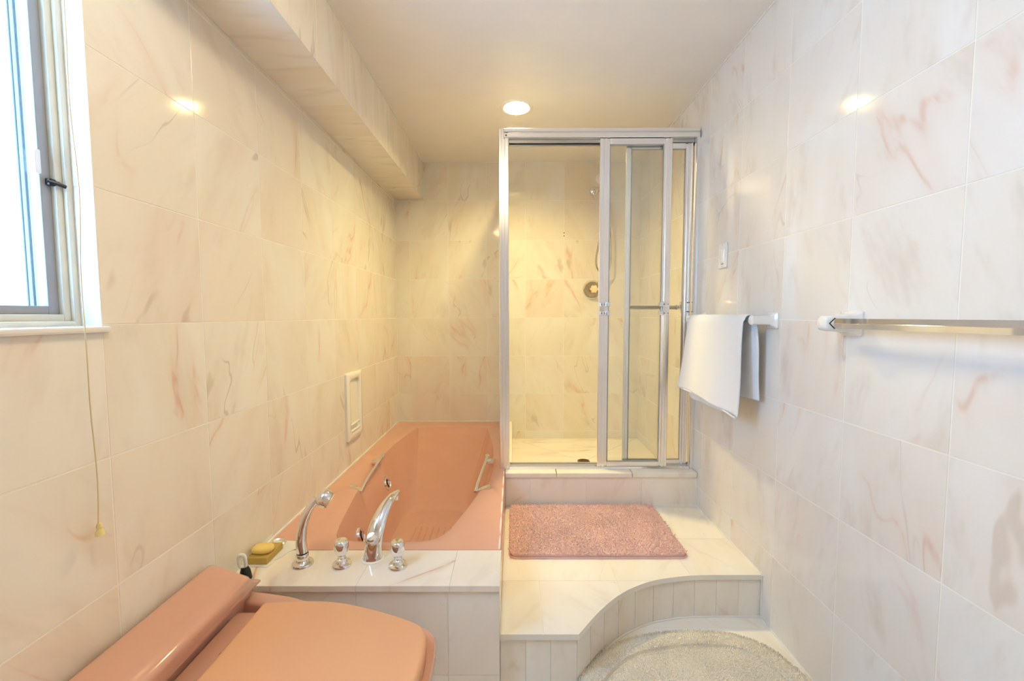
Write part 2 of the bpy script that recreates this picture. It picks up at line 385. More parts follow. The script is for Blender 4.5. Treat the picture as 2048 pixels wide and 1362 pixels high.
# latch
lt = MB(); lt.box(-.995, -.985, sy1-.012, sy1+.012, 1.505, 1.52, bev=.003); lt.tube([(-.99, sy1-.012, 1.513), (-.98, sy1, 1.51), (-.976, sy1+.012, 1.507)], .004, 8)
lt.build('latch', 'black', w1, smooth=40)
MB().box(-1.0, -.992, sy1-.03, sy1-.018, 1.525, 1.575, bev=.003).build('pull', 'white_metal', w1)
# storm frame outside
for y0, y1, x0 in ((.888, .898, -1.085), (.9015, .914, -1.095), (.918, 1.05, -1.11), (WY0-.1, WY0-.03, -1.09)):
    bar('storm_stile', 'white_metal', x0, -1.045, y0, y1, WZ0-.08, WZ1+.08)
bar('storm_rail', 'white_metal', -1.11, -1.045, WY0-.03, .888, WZ0-.08, WZ0-.02); bar('storm_rail', 'white_metal', -1.11, -1.045, WY0-.03, .888, WZ1+.02, WZ1+.08)

for y_, wd in ((.8855, .0025), (.898, .0018), (.9135, .004)):  # shade in the grooves between the storm stiles, drawn as dark strips
    bar('groove_strip', 'dark_fill', -1.045, -1.042, y_, y_+wd, WZ0-.06, WZ1+.06, bev=0)
# pull cord
pc = empty('pull_cord', (-.905, .871, .755), 'yellowed pull cord with small tassel hanging beside the window', 'cord')
MB().tube([(-.905+.002*math.sin(i*.9), .868+.003*math.sin(i*.5), .775+i*.045) for i in range(31)], .0012, 6).build('string', 'cord', pc, smooth=60)
MB().lathe([(.002, .028), (.0045, .026), (.006, .018), (.0045, .015), (.0075, .008), (.0085, 0)], (-.905, .870, .748), n=14).build('tassel', 'tassel', pc, smooth=35)

# ------------------------------------------------------------------ recessed lamp
rl = empty('recessed_light', (LX, LY, ZC), 'round lit recessed ceiling light above the shower front', 'light')
MB().lathe([(LR-.004, .003), (LR-.004, -.002), (LR+.004, -.005), (LR+.016, -.004), (LR+.019, -.001), (LR+.019, 0)], (LX, LY, ZC), n=48, caps=False).build('trim_ring', 'ceiling', rl, smooth=50)
MB().lathe([(LR-.004, .002), (LR-.01, .03), (LR-.022, .052)], (LX, LY, ZC), n=48, caps=False).build('reflector', 'reflector', rl, smooth=60)
MB().lathe([(.0005, .022), (.025, .025), (.045, .035), (.055, .05), (.055, .06), (.0005, .062)], (LX, LY, ZC), n=32).build('bulb', 'lens', rl, smooth=50)
# flush dome lamp added as warm fill light, out of frame in mid room
cl = empty('fill_dome_lamp', (-.14, .72, ZC), 'unseen flush dome lamp added on the ceiling as fill light', 'light')
MB().lathe([(.15, 0), (.15, -.018), (.135, -.022)], (-.14, .72, ZC), n=40).build('lamp_base', 'white_metal', cl, smooth=40)
MB().lathe([(.132, -.018), (.126, -.04), (.10, -.062), (.06, -.076), (.02, -.081), (.001, -.0815)], (-.14, .72, ZC), n=40).build('lamp_dome', 'dome', cl, smooth=60)
# unseen globe lamps added behind the viewpoint as fill light
vl = empty('fill_globe_bar', (2.0, YF, 2.08), 'unseen wall bar with globe bulbs added behind the viewpoint as fill light', 'light')
MB().box(1.78, 2.14, YF, YF+.03, 2.03, 2.13, bev=.006).build('back_plate', 'chrome', vl)
for x in (1.86, 2.02):
    MB().lathe([(.02, .03), (.02, .06)], (x, YF, 2.08), (0, 1, 0), 16).build('socket', 'chrome', vl)
    MB().lathe([(.052*math.sin(t), .11-.052*math.cos(t)) for t in (.25+.18*i for i in range(17))], (x, YF, 2.08), (0, 1, 0), 20).build('globe', 'globe', vl, smooth=60)

# ------------------------------------------------------------------ raised platform with curved front
cur = [(.213, 1.289), (.304, 1.396), (.409, 1.491), (.535, 1.558), (.644, 1.585), (.717, 1.595), (.81, 1.598)]
curve = [(p.x, p.y) for p in crom([(x, y, 0) for x, y in cur], 5)]
PX0 = -.046
poly = [(PX0, 1.289)] + curve + [(XR, 1.598), (XR, 2.2), (PX0, 2.2)]
def inset_front(d):   # riser line sits d behind the lip
    out = [(PX0, 1.289+d)]
    for i, (x, y) in enumerate(curve):
        a = Vector(curve[max(i-1, 0)]); c = Vector(curve[min(i+1, len(curve)-1)]); t = (c-a).normalized(); nrm = Vector((-t.y, t.x))
        if i == 0: out.append((x-d*.55, y+d)); continue
        out.append((x+nrm.x*d, y+nrm.y*d))
    return out + [(XR, 1.598+d)]
core = inset_front(.0095) + [(XR, 2.2), (PX0, 2.2)]
sp_ = tag(MB().prism(core, 0, ZP-.0205).prism(poly, ZP-.02, ZP-.0012).build('step_platform', 'grout'), 'low cream marble platform with a curved front step before the shower', 'step')
def clip(poly, x0, x1, y0, y1):
    P = [Vector(p) for p in poly]
    for ax, val, sg in ((0, x0, 1), (0, x1, -1), (1, y0, 1), (1, y1, -1)):
        Q = []
        for i in range(len(P)):
            a, b_ = P[i-1], P[i]; da, db = sg*(a[ax]-val), sg*(b_[ax]-val)
            if (da >= 0) != (db >= 0): Q.append(a + (b_-a)*(da/(da-db)))
            if db >= 0: Q.append(b_)
        P = Q
        if len(P) < 3: return []
    out = []
    for p in P:
        if not out or (p-out[-1]).length > 1e-4: out.append(p)
    return out
for x0, x1 in cells(PX0, XR, .097):
    for y0, y1 in cells(1.2, 2.2, 1.561):
        q = clip(poly, x0+G/2, x1-G/2, y0+G/2, y1-G/2)
        if len(q) < 3: continue
        cx, cy_ = sum(p.x for p in q)/len(q), sum(p.y for p in q)/len(q)
        b = MB(); b.prism([(p.x-cx, p.y-cy_) for p in q], -.0012, 0)
        o = b.build('tile', 'marble_floor', None); o.parent = sp_; o.location = (cx, cy_, ZP)
rp = [Vector(p) for p in inset_front(.008)]
ri = [Vector(p) for p in inset_front(.0095)]
# cumulative length, cut in strips
strips = [(PX0, .039), (.039, .121), (.121, None)]
def strip_on(path, inner, d0, d1, z0, z1):
    L = [0]
    for a, c in zip(path, path[1:]): L.append(L[-1]+(c-a).length)
    def at(P, d):
        for i in range(len(P)-1):
            if d <= L[i+1]+1e-9: t = (d-L[i])/(L[i+1]-L[i]); return P[i].lerp(P[i+1], t)
        return P[-1]
    ds = [d0] + [l for l in L if d0+1e-4 < l < d1-1e-4] + [d1]
    pol = [at(path, d) for d in ds] + [at(inner, d) for d in reversed(ds)]
    c = sum(pol, Vector((0, 0)))/len(pol)
    o = MB().prism([tuple(p-c) for p in pol], z0, z1).build('riser_tile', 'marble_floor', None); o.parent = sp_; o.location = (c.x, c.y, 0)
L = [0]
for a, c in zip(rp, rp[1:]): L.append(L[-1]+(c-a).length)
corner = L[1]
marks = [0, .085, .167, corner]
arc_end = L[-1]; nst = round((arc_end-corner)/.094)
marks += [corner + (arc_end-corner)*(i+1)/nst for i in range(nst)]
for d0, d1 in zip(marks, marks[1:]): strip_on(rp, ri, d0+G/2.6, d1-G/2.6, .001, ZP-.0205)
# white joint at the foot of the riser
fp = [Vector((p.x, p.y, .002)) for p in rp[2:]]
MB().tube([p + Vector((0, -.002, 0)) for p in fp], .0035, 6).build('foot_joint', 'caulk', sp_)

# ------------------------------------------------------------------ tub deck
DX1 = -.046
td = tag(MB().box(XL, DX1-TH, 1.2635, 1.453, 0, ZT-.02).build('tub_deck', 'grout'), 'cream marble deck at the foot of the bathtub carrying the taps', 'deck')
for x0, x1 in ((XL, -.503), (-.503, -.205), (-.205, DX1+.001)):
    c = ((x0+x1)/2, 1.354); o = MB().box(x0-c[0]+.0002, x1-c[0]-.0002, 1.254-c[1], 1.454-c[1], -.02, 0, bev=.0012).build('cap_slab', 'marble_deck', None); o.parent = td; o.location = (c[0], c[1], ZT)
for x0, x1 in ((XL, -.81), (-.81, -.505), (-.505, -.212), (-.212, DX1)):
    for z0, z1 in ((0, .064), (.064, ZT-.021)): tile(td, (0, 1.262, 0), (1, 0, 0), (0, 0, 1), x0, x1, z0, z1, mat='marble_floor', th=.0015)
tile(td, (DX1, 0, 0), (0, 1, 0), (0, 0, 1), 1.262, 1.453, ZP+.001, ZT-.021, mat='marble_floor', th=.0007)

# ------------------------------------------------------------------ bathtub
tub = empty('bathtub', (-.49, 2.37, 0), 'salmon pink sunken whirlpool bathtub along the left wall', 'bathtub')
rim_c = [(-.60, 1.527), (-.45, 1.522), (-.335, 1.53), (-.272, 1.585), (-.235, 1.70), (-.19, 1.88), (-.155, 2.06), (-.133, 2.25), (-.128, 2.45), (-.140, 2.66), (-.170, 2.88), (-.198, 3.06),
         (-.225, 3.115), (-.45, 3.125), (-.70, 3.122), (-.738, 3.09), (-.772, 2.90), (-.795, 2.70), (-.80, 2.45), (-.79, 2.22), (-.768, 2.0), (-.735, 1.78), (-.71, 1.63), (-.68, 1.55)]
bot_c = [(-.57, 1.66), (-.47, 1.655), (-.40, 1.665), (-.35, 1.70), (-.325, 1.78), (-.295, 1.90), (-.275, 2.03), (-.265, 2.16), (-.268, 2.25), (-.275, 2.33), (-.29, 2.39), (-.32, 2.43),
         (-.37, 2.45), (-.46, 2.455), (-.56, 2.45), (-.61, 2.43), (-.635, 2.39), (-.65, 2.33), (-.655, 2.25), (-.655, 2.14), (-.645, 2.0), (-.63, 1.84), (-.615, 1.73), (-.60, 1.68)]
KK = 10
rim = crom([(x, y, 0) for x, y in rim_c], KK, True); bot = crom([(x, y, 0) for x, y in bot_c], KK, True)
N_ = len(rim); zb = .02
def notch(p):
    f = lambda v, a, b_: max(0, min(1, (v-a)/(b_-a)))
    side = p.x < -.7 or p.x > -.2
    return (f(p.y, 2.0, 2.03)*f(p.y, 2.44, 2.40)) if side else 0
def depth(t): return t
b = MB(); bm = b.bm
loops = []
cen = Vector((-.465, 2.3, 0))
OX0, OX1, OY0, OY1 = XL+.0005, -.0465, 1.4545, YB-.0005
outer = []
for p in rim:
    d = p - Vector((-.49, p.y*.55+2.37*.45, 0)) if False else p-cen
    t = min([((OX1 if d.x > 0 else OX0)-cen.x)/d.x if abs(d.x) > 1e-6 else 9, ((OY1 if d.y > 0 else OY0)-cen.y)/d.y if abs(d.y) > 1e-6 else 9])
    outer.append(cen+d*t)
for cx_, cy_ in ((OX0, OY0), (OX1, OY0), (OX0, OY1), (OX1, OY1)):
    i = min(range(N_), key=lambda i: (outer[i]-Vector((cx_, cy_, 0))).length); outer[i] = Vector((cx_, cy_, 0))
nrm = []
for i in range(N_):
    t = (rim[(i+1) % N_]-rim[i-1]).normalized(); nrm.append(Vector((t.y, -t.x, 0)))
if (rim[0]+nrm[0]*.01-cen).length < (rim[0]-cen).length: nrm = [-v for v in nrm]
loops.append([(p.x, p.y, ZP-.03) for p in outer])
loops.append([(p.x, p.y, ZT-.012) for p in outer])
loops.append([(p.x+(cen.x-p.x)*.006, p.y+(cen.y-p.y)*.004, ZT) for p in outer])
loops.append([(p.x+n_.x*.062, p.y+n_.y*.062 if 1.6 < p.y < 2.95 else p.y+n_.y*.035, ZT) for p, n_ in zip(rim, nrm)])
loops.append([(p.x+n_.x*.014, p.y+n_.y*.014, ZT-.001-notch(p)*.035) for p, n_ in zip(rim, nrm)])
loops.append([(p.x+n_.x*.004, p.y+n_.y*.004, ZT-.005-notch(p)*.042) for p, n_ in zip(rim, nrm)])
loops.append([(p.x, p.y, ZT-.014-notch(p)*.045) for p in rim])
for t in (.12, .25, .4, .55, .7, .82, .9, .95, .98, 1.0):
    s_ = t if t < .9 else .9+(t-.9)*1.0
    hz = 1-(1-min(t/.93, 1))**1.08 if t < .93 else 1
    zz = ZT-.014 + (zb-(ZT-.014))*min(1, hz)
    q = [r.lerp(o, t**1.12) for r, o in zip(rim, bot)]
    loops.append([(p.x, p.y, max(zz, zb) - (notch(r)*.045*max(0, 1-t*6))) for p, r in zip(q, rim)])
cb_ = Vector((sum(p.x for p in bot)/N_, sum(p.y for p in bot)/N_, 0))
for t in (.15, .5):
    loops.append([(p.x+(cb_.x-p.x)*t, p.y+(cb_.y-p.y)*t, zb-.004) for p in bot])
b.rings(loops, cap0=False, cap1=True)
shell = b.build('tub_shell', 'pink_tub', tub, smooth=42)
MB().tube([(-.0535, 1.46+.05*i, ZT-.002+.0015*math.sin(i*2.1)) for i in range(16)], .0035, 6).build('edge_caulk', 'caulk', tub, smooth=60)
# anti slip ribs on the floor of the tub
for i in range(7):
    x = -.56+i*.033
    MB().tube([(x, 1.86, zb-.007), (x, 1.90, zb-.006), (x+.004, 2.06, zb-.006), (x+.004, 2.25, zb-.006), (x, 2.29, zb-.007)], .005, 8).build('floor_rib', 'pink_tub', tub, smooth=60)
# whirlpool jets
def jet(o, ax):
    j = empty('jet', o, parent=tub)
    MB().lathe([(.026, .003), (.031, .010), (.039, .009), (.043, .001), (.043, -.006)], o, ax, 28, caps=False).build('jet_ring', 'chrome', j, smooth=50)
    MB().lathe([(.0005, .001), (.029, .001), (.030, .004)], o, ax, 20, caps=False).build('jet_socket', 'dark_fill', j, smooth=40)
    MB().lathe([(.006, .001), (.014, .006), (.015, .011), (.007, .014), (.005, .006)], o, ax, 20).build('jet_nozzle', 'chrome', j, smooth=40)
from mathutils.bvhtree import BVHTree
_sv = [v.co + wloc(tub) for v in shell.data.vertices]; _bvh = BVHTree.FromPolygons(_sv, [tuple(p.vertices) for p in shell.data.polygons])
for yy, zz in ((2.40, .225), (1.83, .215)):      # jets sit on the inner left side of the tub
    hit, nrm_, _, _ = _bvh.ray_cast(Vector((-.47, yy, zz)), Vector((-1, 0, 0)))
    if nrm_.x < 0: nrm_ = -nrm_
    jet(tuple(hit + nrm_*.001), tuple(nrm_))
# grab handles
def grab(xa, xb_, so):
    """chrome grip from the near lower end (xa, 2.01) to the far end (xb_, 2.435), bracketed to the rim side so"""
    h = empty('grab_handle', (xb_, 2.22, ZT), parent=tub)
    ya, yb_ = 2.01, 2.435
    P_ = lambda t, dz: (xa+(xb_-xa)*t, ya+(yb_-ya)*t, ZT+dz)
    MB().tube([P_(0, -.026), P_(.15, -.012), P_(.5, -.002), P_(.85, .007), P_(1, .010)], [(.007, .0085)]*5, 12).build('grip', 'chrome', h, smooth=60)
    for t0, t1, z0, z1 in ((.80, .93, .007, .004), (.0, .10, -.024, -.001)):
        a_, c_ = P_(t0, z0), P_(t1, z0+.002); o1 = (so, a_[1]+.012, ZT+z1); o2 = (so, c_[1]-.002, ZT+z1)
        lowr = lambda p, d: (p[0], p[1], p[2]-d)
        MB().rings([[lowr(a_, .016), lowr(c_, .016), lowr(o2, .014), lowr(o1, .014)], [a_, c_, o2, o1]]).build('bracket', 'chrome', h, bevel=.002, smooth=40)
    MB().lathe([(.003, 0), (.011, .002), (.014, .010), (.011, .018), (.003, .021)], P_(1.01, -.002), n=18).build('end_knob', 'chrome', h, smooth=50)
grab(-.768, -.792, -.835); grab(-.192, -.158, -.118)

# ------------------------------------------------------------------ deck taps
def esc(b, x, y, r=.033): return b.lathe([(r, 0), (r, .004), (r*.93, .009), (r*.6, .013), (r*.5, .02)], (x, y, ZT), n=36)
def knob(x, y, label):
    k = empty('faucet_knob', (x, y, ZT), label, 'faucet', 'tap knobs on the tub deck')
    esc(MB(), x, y).build('escutcheon', 'chrome', k, smooth=40)
    MB().lathe([(.015, .018), (.015, .026), (.010, .03), (.0095, .036)], (x, y, ZT), n=24).build('stem', 'chrome', k, smooth=40)
    fl_ = []
    for r, h in ((.011, .034), (.018, .040), (.0225, .050), (.0245, .063), (.024, .076), (.021, .087), (.0175, .091), (.012, .090), (.004, .088)):
        fl_.append([(x+r*math.cos(2*math.pi*i/48), y+r*math.sin(2*math.pi*i/48), ZT+h) for i in range(48)])
    MB().rings(fl_).build('knob', 'chrome', k, smooth=60)
knob(-.590, 1.362, 'chrome tap knob between the hand shower and the tub spout')
knob(-.396, 1.356, 'chrome tap knob to the right of the tub spout')
# spout
spt = empty('tub_spout', (-.498, 1.412, ZT), 'tall curved chrome tub spout with a diverter knob', 'faucet')
path = crom([(-.498, 1.402, ZT), (-.497, 1.404, ZT+.03), (-.494, 1.414, ZT+.07), (-.487, 1.440, ZT+.113), (-.476, 1.485, ZT+.148), (-.464, 1.535, ZT+.165), (-.455, 1.58, ZT+.163)], 6)
n_ = len(path); rad = []
for i in range(n_):
    t = i/(n_-1); fl0 = max(0, 1-t/.18)**1.5; rad.append((.031-.002*t-.020*max(0, t-.45)/.55+.005*fl0, .026-.017*t+.004*fl0))
MB().tube(path, rad, 28).build('spout', 'chrome', spt, smooth=60)
MB().lathe([(.039, 0), (.039, .002), (.036, .004)], (-.498, 1.402, ZT), n=36).build('base_ring', 'caulk', spt, smooth=40)
MB().lathe([(.013, -.012), (.013, .010), (.017, .013), (.018, .024), (.014, .028), (.003, .027)], (-.494, 1.398, ZT+.070), (0, -.62, .78), 24).build('diverter_knob', 'chrome', spt, smooth=40)
MB().tube([path[-1]+Vector((0, -.022, -.004)), path[-1]+Vector((0, -.02, -.02))], .009, 16).build('aerator', 'chrome', spt, smooth=40)
# hand shower
hs_ = empty('hand_shower', (-.728, 1.368, ZT), 'curved chrome hand shower standing on the tub deck', 'shower head')
x, y = -.728, 1.368
esc(MB(), x, y, .036).build('escutcheon', 'chrome', hs_, smooth=40)
MB().lathe([(.019, .016), (.020, .02), (.020, .038), (.0175, .041)], (x, y, ZT), n=28).build('holder', 'chrome', hs_, smooth=40)
MB().lathe([(.0185, .041), (.0185, .046)], (x, y, ZT), n=28).build('seal_ring', 'black', hs_, smooth=40)
hp = crom([(x, y, ZT+.045), (x-.002, y, ZT+.09), (x+.004, y+.004, ZT+.14), (x+.022, y+.012, ZT+.19), (x+.045, y+.022, ZT+.222)], 6)
MB().tube(hp, [.0185-.006*(i/(len(hp)-1)) for i in range(len(hp))], 24).build('handle', 'chrome', hs_, smooth=60)
MB().lathe([(.006, .0), (.020, .004), (.029, .014), (.032, .03), (.031, .042), (.026, .046)], (x+.047, y+.024, ZT+.236), (.62, .12, -.42), 28).build('head', 'chrome', hs_, smooth=40)
MB().lathe([(.0005, .0465), (.025, .0465), (.0255, .049), (.0005, .050)], (x+.047, y+.024, ZT+.236), (.62, .12, -.42), 28).build('spray_face', 'clear', hs_, smooth=40)

# soap corner
pp = [(-.926, 1.352), (-.905, 1.35), (-.875, 1.353), (-.842, 1.35), (-.835, 1.368), (-.838, 1.39), (-.822, 1.412), (-.818, 1.438), (-.800, 1.462), (-.792, 1.488), (-.803, 1.507), (-.83, 1.511), (-.86, 1.515), (-.926, 1.52)]
b = MB(); b.prism(pp, ZT+.0005, ZT+.0022); b.rings([[(-.9285, 1.352, ZT+.001), (-.9265, 1.352, ZT+.001), (-.9265, 1.52, ZT+.001), (-.9285, 1.52, ZT+.001)], [(-.9285, 1.354, ZT+.018), (-.9275, 1.354, ZT+.018), (-.9275, 1.53, ZT+.022), (-.9285, 1.53, ZT+.022)]])
tag(b.build('paper_sheet', 'paper'), 'torn white paper sheet under the soap in the deck corner', 'paper')
tag(MB().box(-.918, -.848, 1.362, 1.462, ZT+.0025, ZT+.026, bev=.003).build('soap_holder', 'olive'), 'olive rectangular soap holder on the tub deck', 'soap dish')
b = MB(); b.rings([[(-.884+.036*k*math.copysign(abs(math.cos(a))**.8, math.cos(a)), 1.402+.026*k*math.copysign(abs(math.sin(a))**.8, math.sin(a)), ZT+.0265+z) for a in (2*math.pi*i/36 for i in range(36))] for k, z in ((.75, 0), (.93, .003), (1, .010), (.97, .016), (.85, .020), (.55, .0225), (.1, .023))])
tag(b.build('soap_bar', 'soap', smooth=50), 'oval yellow soap bar lying on the olive holder', 'soap')
tag(MB().lathe([(.017, 0), (.029, 0), (.031, .003), (.027, .007), (.021, .008), (.017, .004), (.017, 0)], (-.888, 1.497, ZT+.0025), n=36, caps=False).build('stopper_ring', 'alu', smooth=40), 'dull metal drain ring behind the yellow soap', 'ring')
br = empty('small_brush', (-.868, 1.285, ZT), 'small brush with white looped handle and black base behind the toilet tank', 'brush')
MB().lathe([(.014, 0), (.017, .004), (.015, .03), (.010, .044)], (-.868, 1.285, ZT), (-.12, 0, 1), 18).build('brush_base', 'black', br, smooth=40)
ring = [(-.876 + .011*math.copysign(abs(math.cos(a))**.6, math.cos(a)) - .12*(.064+.019*math.sin(a)-.03), 1.285, ZT+.062+.021*math.copysign(abs(math.sin(a))**.6, math.sin(a))) for a in (2*math.pi*i/28 for i in range(29))]
MB().tube(ring, .0055, 10).build('handle', 'white_plastic', br, smooth=60)

# ------------------------------------------------------------------ ceramic soap niche on the left wall
ni = tag(bpy.data.objects.new('soap_niche', None), 'cream ceramic recessed soap dish on the left wall above the tub', 'soap dish'); col.objects.link(ni); ni.location = (XL, 2.35, .52)
ny0, ny1, nz0, nz1 = 2.243, 2.461, .522, .905
def rrect(y0, y1, z0, z1, r, n=6):
    out = []
    for cyy, czz, a0 in ((y1-r, z1-r, 0), (y0+r, z1-r, 90), (y0+r, z0+r, 180), (y1-r, z0+r, 270)):
        for i in range(n+1):
            a = math.radians(a0+90*i/n); out.append((cyy+r*math.cos(a), czz+r*math.sin(a)))
    return out
def nl(X, d, r): return [(X, y_, z_) for y_, z_ in rrect(ny0+d, ny1-d, nz0+d, nz1-d, r)]
MB().rings([nl(XL, 0, .008), nl(XL+.012, 0, .008), nl(XL+.018, .006, .01), nl(XL+.018, .034, .03), nl(XL+.014, .040, .03), nl(XL+.002, .046, .028)], cap0=False).build('dish_body', 'cream_ceramic', ni, smooth=45)
MB().box(XL+.003, XL+.017, ny0+.048, ny1-.048, .602, .612, bev=.005, seg=3).build('dish_shelf', 'cream_ceramic', ni, smooth=45)
MB().box(XL+.003, XL+.020, ny0+.045, ny1-.045, .565, .578, bev=.006, seg=3).build('dish_lip', 'cream_ceramic', ni, smooth=45)

# ------------------------------------------------------------------ shower: curb and floor
cb2 = tag(MB().box(PX0, XR, 2.2015, 2.335, ZP-.02, ZT-.028).box(PX0, -.012, 2.335, YB, .15, ZT-.02).build('shower_curb', 'grout'), 'raised marble curb under the shower enclosure', 'curb')
for x0, x1 in ((PX0, .089), (.089, .396), (.396, .699), (.699, XR)): tile(cb2, (0, 2.2, 0), (1, 0, 0), (0, 0, 1), x0, x1, ZP, ZT-.028, mat='marble_floor', th=.0015)
for x0, x1 in ((PX0-.002, .234), (.234, .647), (.647, XR)):
    c = ((x0+x1)/2, 2.265); o = MB().box(x0-c[0]+G/2.5, x1-c[0]-G/2.5, 2.19-c[1], 2.34-c[1], -.028, 0, bev=.006, seg=3).build('cap_slab', 'marble_floor', None); o.parent = cb2; o.location = (c[0], c[1], ZT)
c = (-.029, 2.812); o = MB().box(PX0-c[0], -.01-c[0], 2.341-c[1], YB-c[1], -.02, 0, bev=.003).build('cap_slab', 'marble_floor', None); o.parent = cb2; o.location = (c[0], c[1], ZT)
tile(cb2, (-.0105, 0, 0), (0, 1, 0), (0, 0, 1), 2.336, YB, ZS, ZT-.02, mat='marble_floor', th=.0015)
sf = tag(MB().box(-.012, XR, 2.335, YB, .10, ZS-.012).build('floor_shower', 'grout'), 'sloped marble shower floor', kind='structure')
dr = (.481, 2.776)
cs = [(-.011, 2.336), (XR, 2.336), (XR, YB), (-.011, YB)]
for i in range(4):
    a, c = cs[i], cs[(i+1) % 4]; m_ = ((a[0]+c[0]+dr[0])/3, (a[1]+c[1]+dr[1])/3)
    b = MB(); f_ = lambda p, z: (m_[0]+(p[0]-m_[0])*.994-m_[0], m_[1]+(p[1]-m_[1])*.994-m_[1], z)
    b.rings([[f_(a, -.012), f_(c, -.012), f_(dr, -.012)], [f_(a, .001), f_(c, .001), f_(dr, -.006)]])
    o = b.build('floor_slab', 'marble_streak', None); o.parent = sf; o.location = (m_[0], m_[1], ZS)
    o.data.transform(Matrix.Rotation(math.radians(90), 4, 'Z').inverted()); o.rotation_euler.z = math.radians(90)
dn = empty('shower_drain', (dr[0], dr[1], ZS-.005), 'small round bronze drain in the shower floor', 'drain')
MB().lathe([(.030, 0), (.042, 0), (.042, .003), (.036, .005), (.030, .003), (.030, 0)], (dr[0], dr[1], ZS-.005), n=32, caps=False).build('drain_rim', 'bronze', dn, smooth=40)
for i in range(5):
    xx = dr[0]-.02+.01*i; hh = math.sqrt(.031**2-(xx-dr[0])**2); MB().box(xx-.0022, xx+.0022, dr[1]-hh, dr[1]+hh, ZS-.005, ZS-.002).build('grate_bar', 'bronze', dn)
MB().lathe([(.0005, 0), (.031, 0), (.031, .0006), (.0005, .0006)], (dr[0], dr[1], ZS-.0056), n=24).build('drain_well', 'dark_fill', dn)

# ------------------------------------------------------------------ shower enclosure
en = empty('shower_enclosure', (.45, YSH, ZT), 'aluminium shower frame with ribbed post and header rail', 'shower enclosure')
def eb(name, mat, x0, x1, y0, y1, z0, z1, bev=.0015): return MB().box(x0, x1, y0, y1, z0, z1, bev=bev).build(name, mat, en)
# corner post with ribs
post = [(-.077, YSH+.055), (-.077, YSH+.004), (-.073, YSH), (-.064, YSH), (-.062, YSH+.004), (-.059, YSH+.004), (-.057, YSH), (-.048, YSH), (-.046, YSH+.007), (-.043, YSH+.007), (-.041, YSH+.003), (-.026, YSH+.003), (-.023, YSH+.006), (-.023, YSH+.055)]
MB().prism(post, ZT+.0005, 2.213).build('corner_post', 'alu', en)
hd = [(YSH-.002, 2.168), (YSH-.004, 2.171), (YSH-.004, 2.189), (YSH, 2.192), (YSH+.003, 2.193), (YSH+.003, 2.195), (YSH-.006, 2.198), (YSH-.006, 2.212), (YSH-.003, 2.215), (YSH+.055, 2.215), (YSH+.055, 2.168)]
MB().rings([[(-.046, y_, z_) for y_, z_ in hd], [(.992, y_, z_) for y_, z_ in hd]]).build('header_rail', 'alu', en)
eb('header_track', 'alu_dark', -.022, .975, YSH+.045, YSH+.052, 2.140, 2.168); eb('header_track', 'alu_dark', -.022, .975, YSH+.026, YSH+.029, 2.150, 2.168)
sl = [(YSH-.004, ZT+.0005), (YSH-.004, ZT+.004), (YSH+.004, ZT+.012), (YSH+.010, ZT+.012), (YSH+.011, ZT+.006), (YSH+.03, ZT+.006), (YSH+.031, ZT+.016), (YSH+.036, ZT+.016), (YSH+.037, ZT+.006), (YSH+.05, ZT+.006), (YSH+.051, ZT+.02), (YSH+.056, ZT+.02), (YSH+.056, ZT+.0005)]
MB().rings([[(-.0225, y_, z_) for y_, z_ in sl], [(.975, y_, z_) for y_, z_ in sl]]).build('sill_track', 'alu', en)
wj = [(XR-.001, YSH+.004), (.985, YSH), (.978, YSH), (.976, YSH+.004), (.976, YSH+.055), (XR-.001, YSH+.055)]
MB().prism(wj, ZT+.0005, 2.168).build('wall_jamb', 'alu', en)
MB().lathe([(.0005, .0), (.004, 0), (.004, .003), (.0005, .003)], (-.036, YSH-.004, 2.178), (0, -1, 0), 12).build('screw', 'dark_fill', en)
# side return
sx = -.067
MB().box(sx-.003, sx+.003, YSH+.06, YB-.03, ZT+.02, 2.18).build('side_glass', 'door_glass', en)
eb('side_rail', 'alu', sx-.012, sx+.012, YSH+.056, YB-.002, 2.178, 2.208); eb('side_rail', 'alu', sx-.012, sx+.012, YSH+.056, YB-.002, ZT+.0006, ZT+.022); eb('side_rail', 'alu', sx-.01, sx+.01, YB-.03, YB-.002, ZT+.022, 2.178)

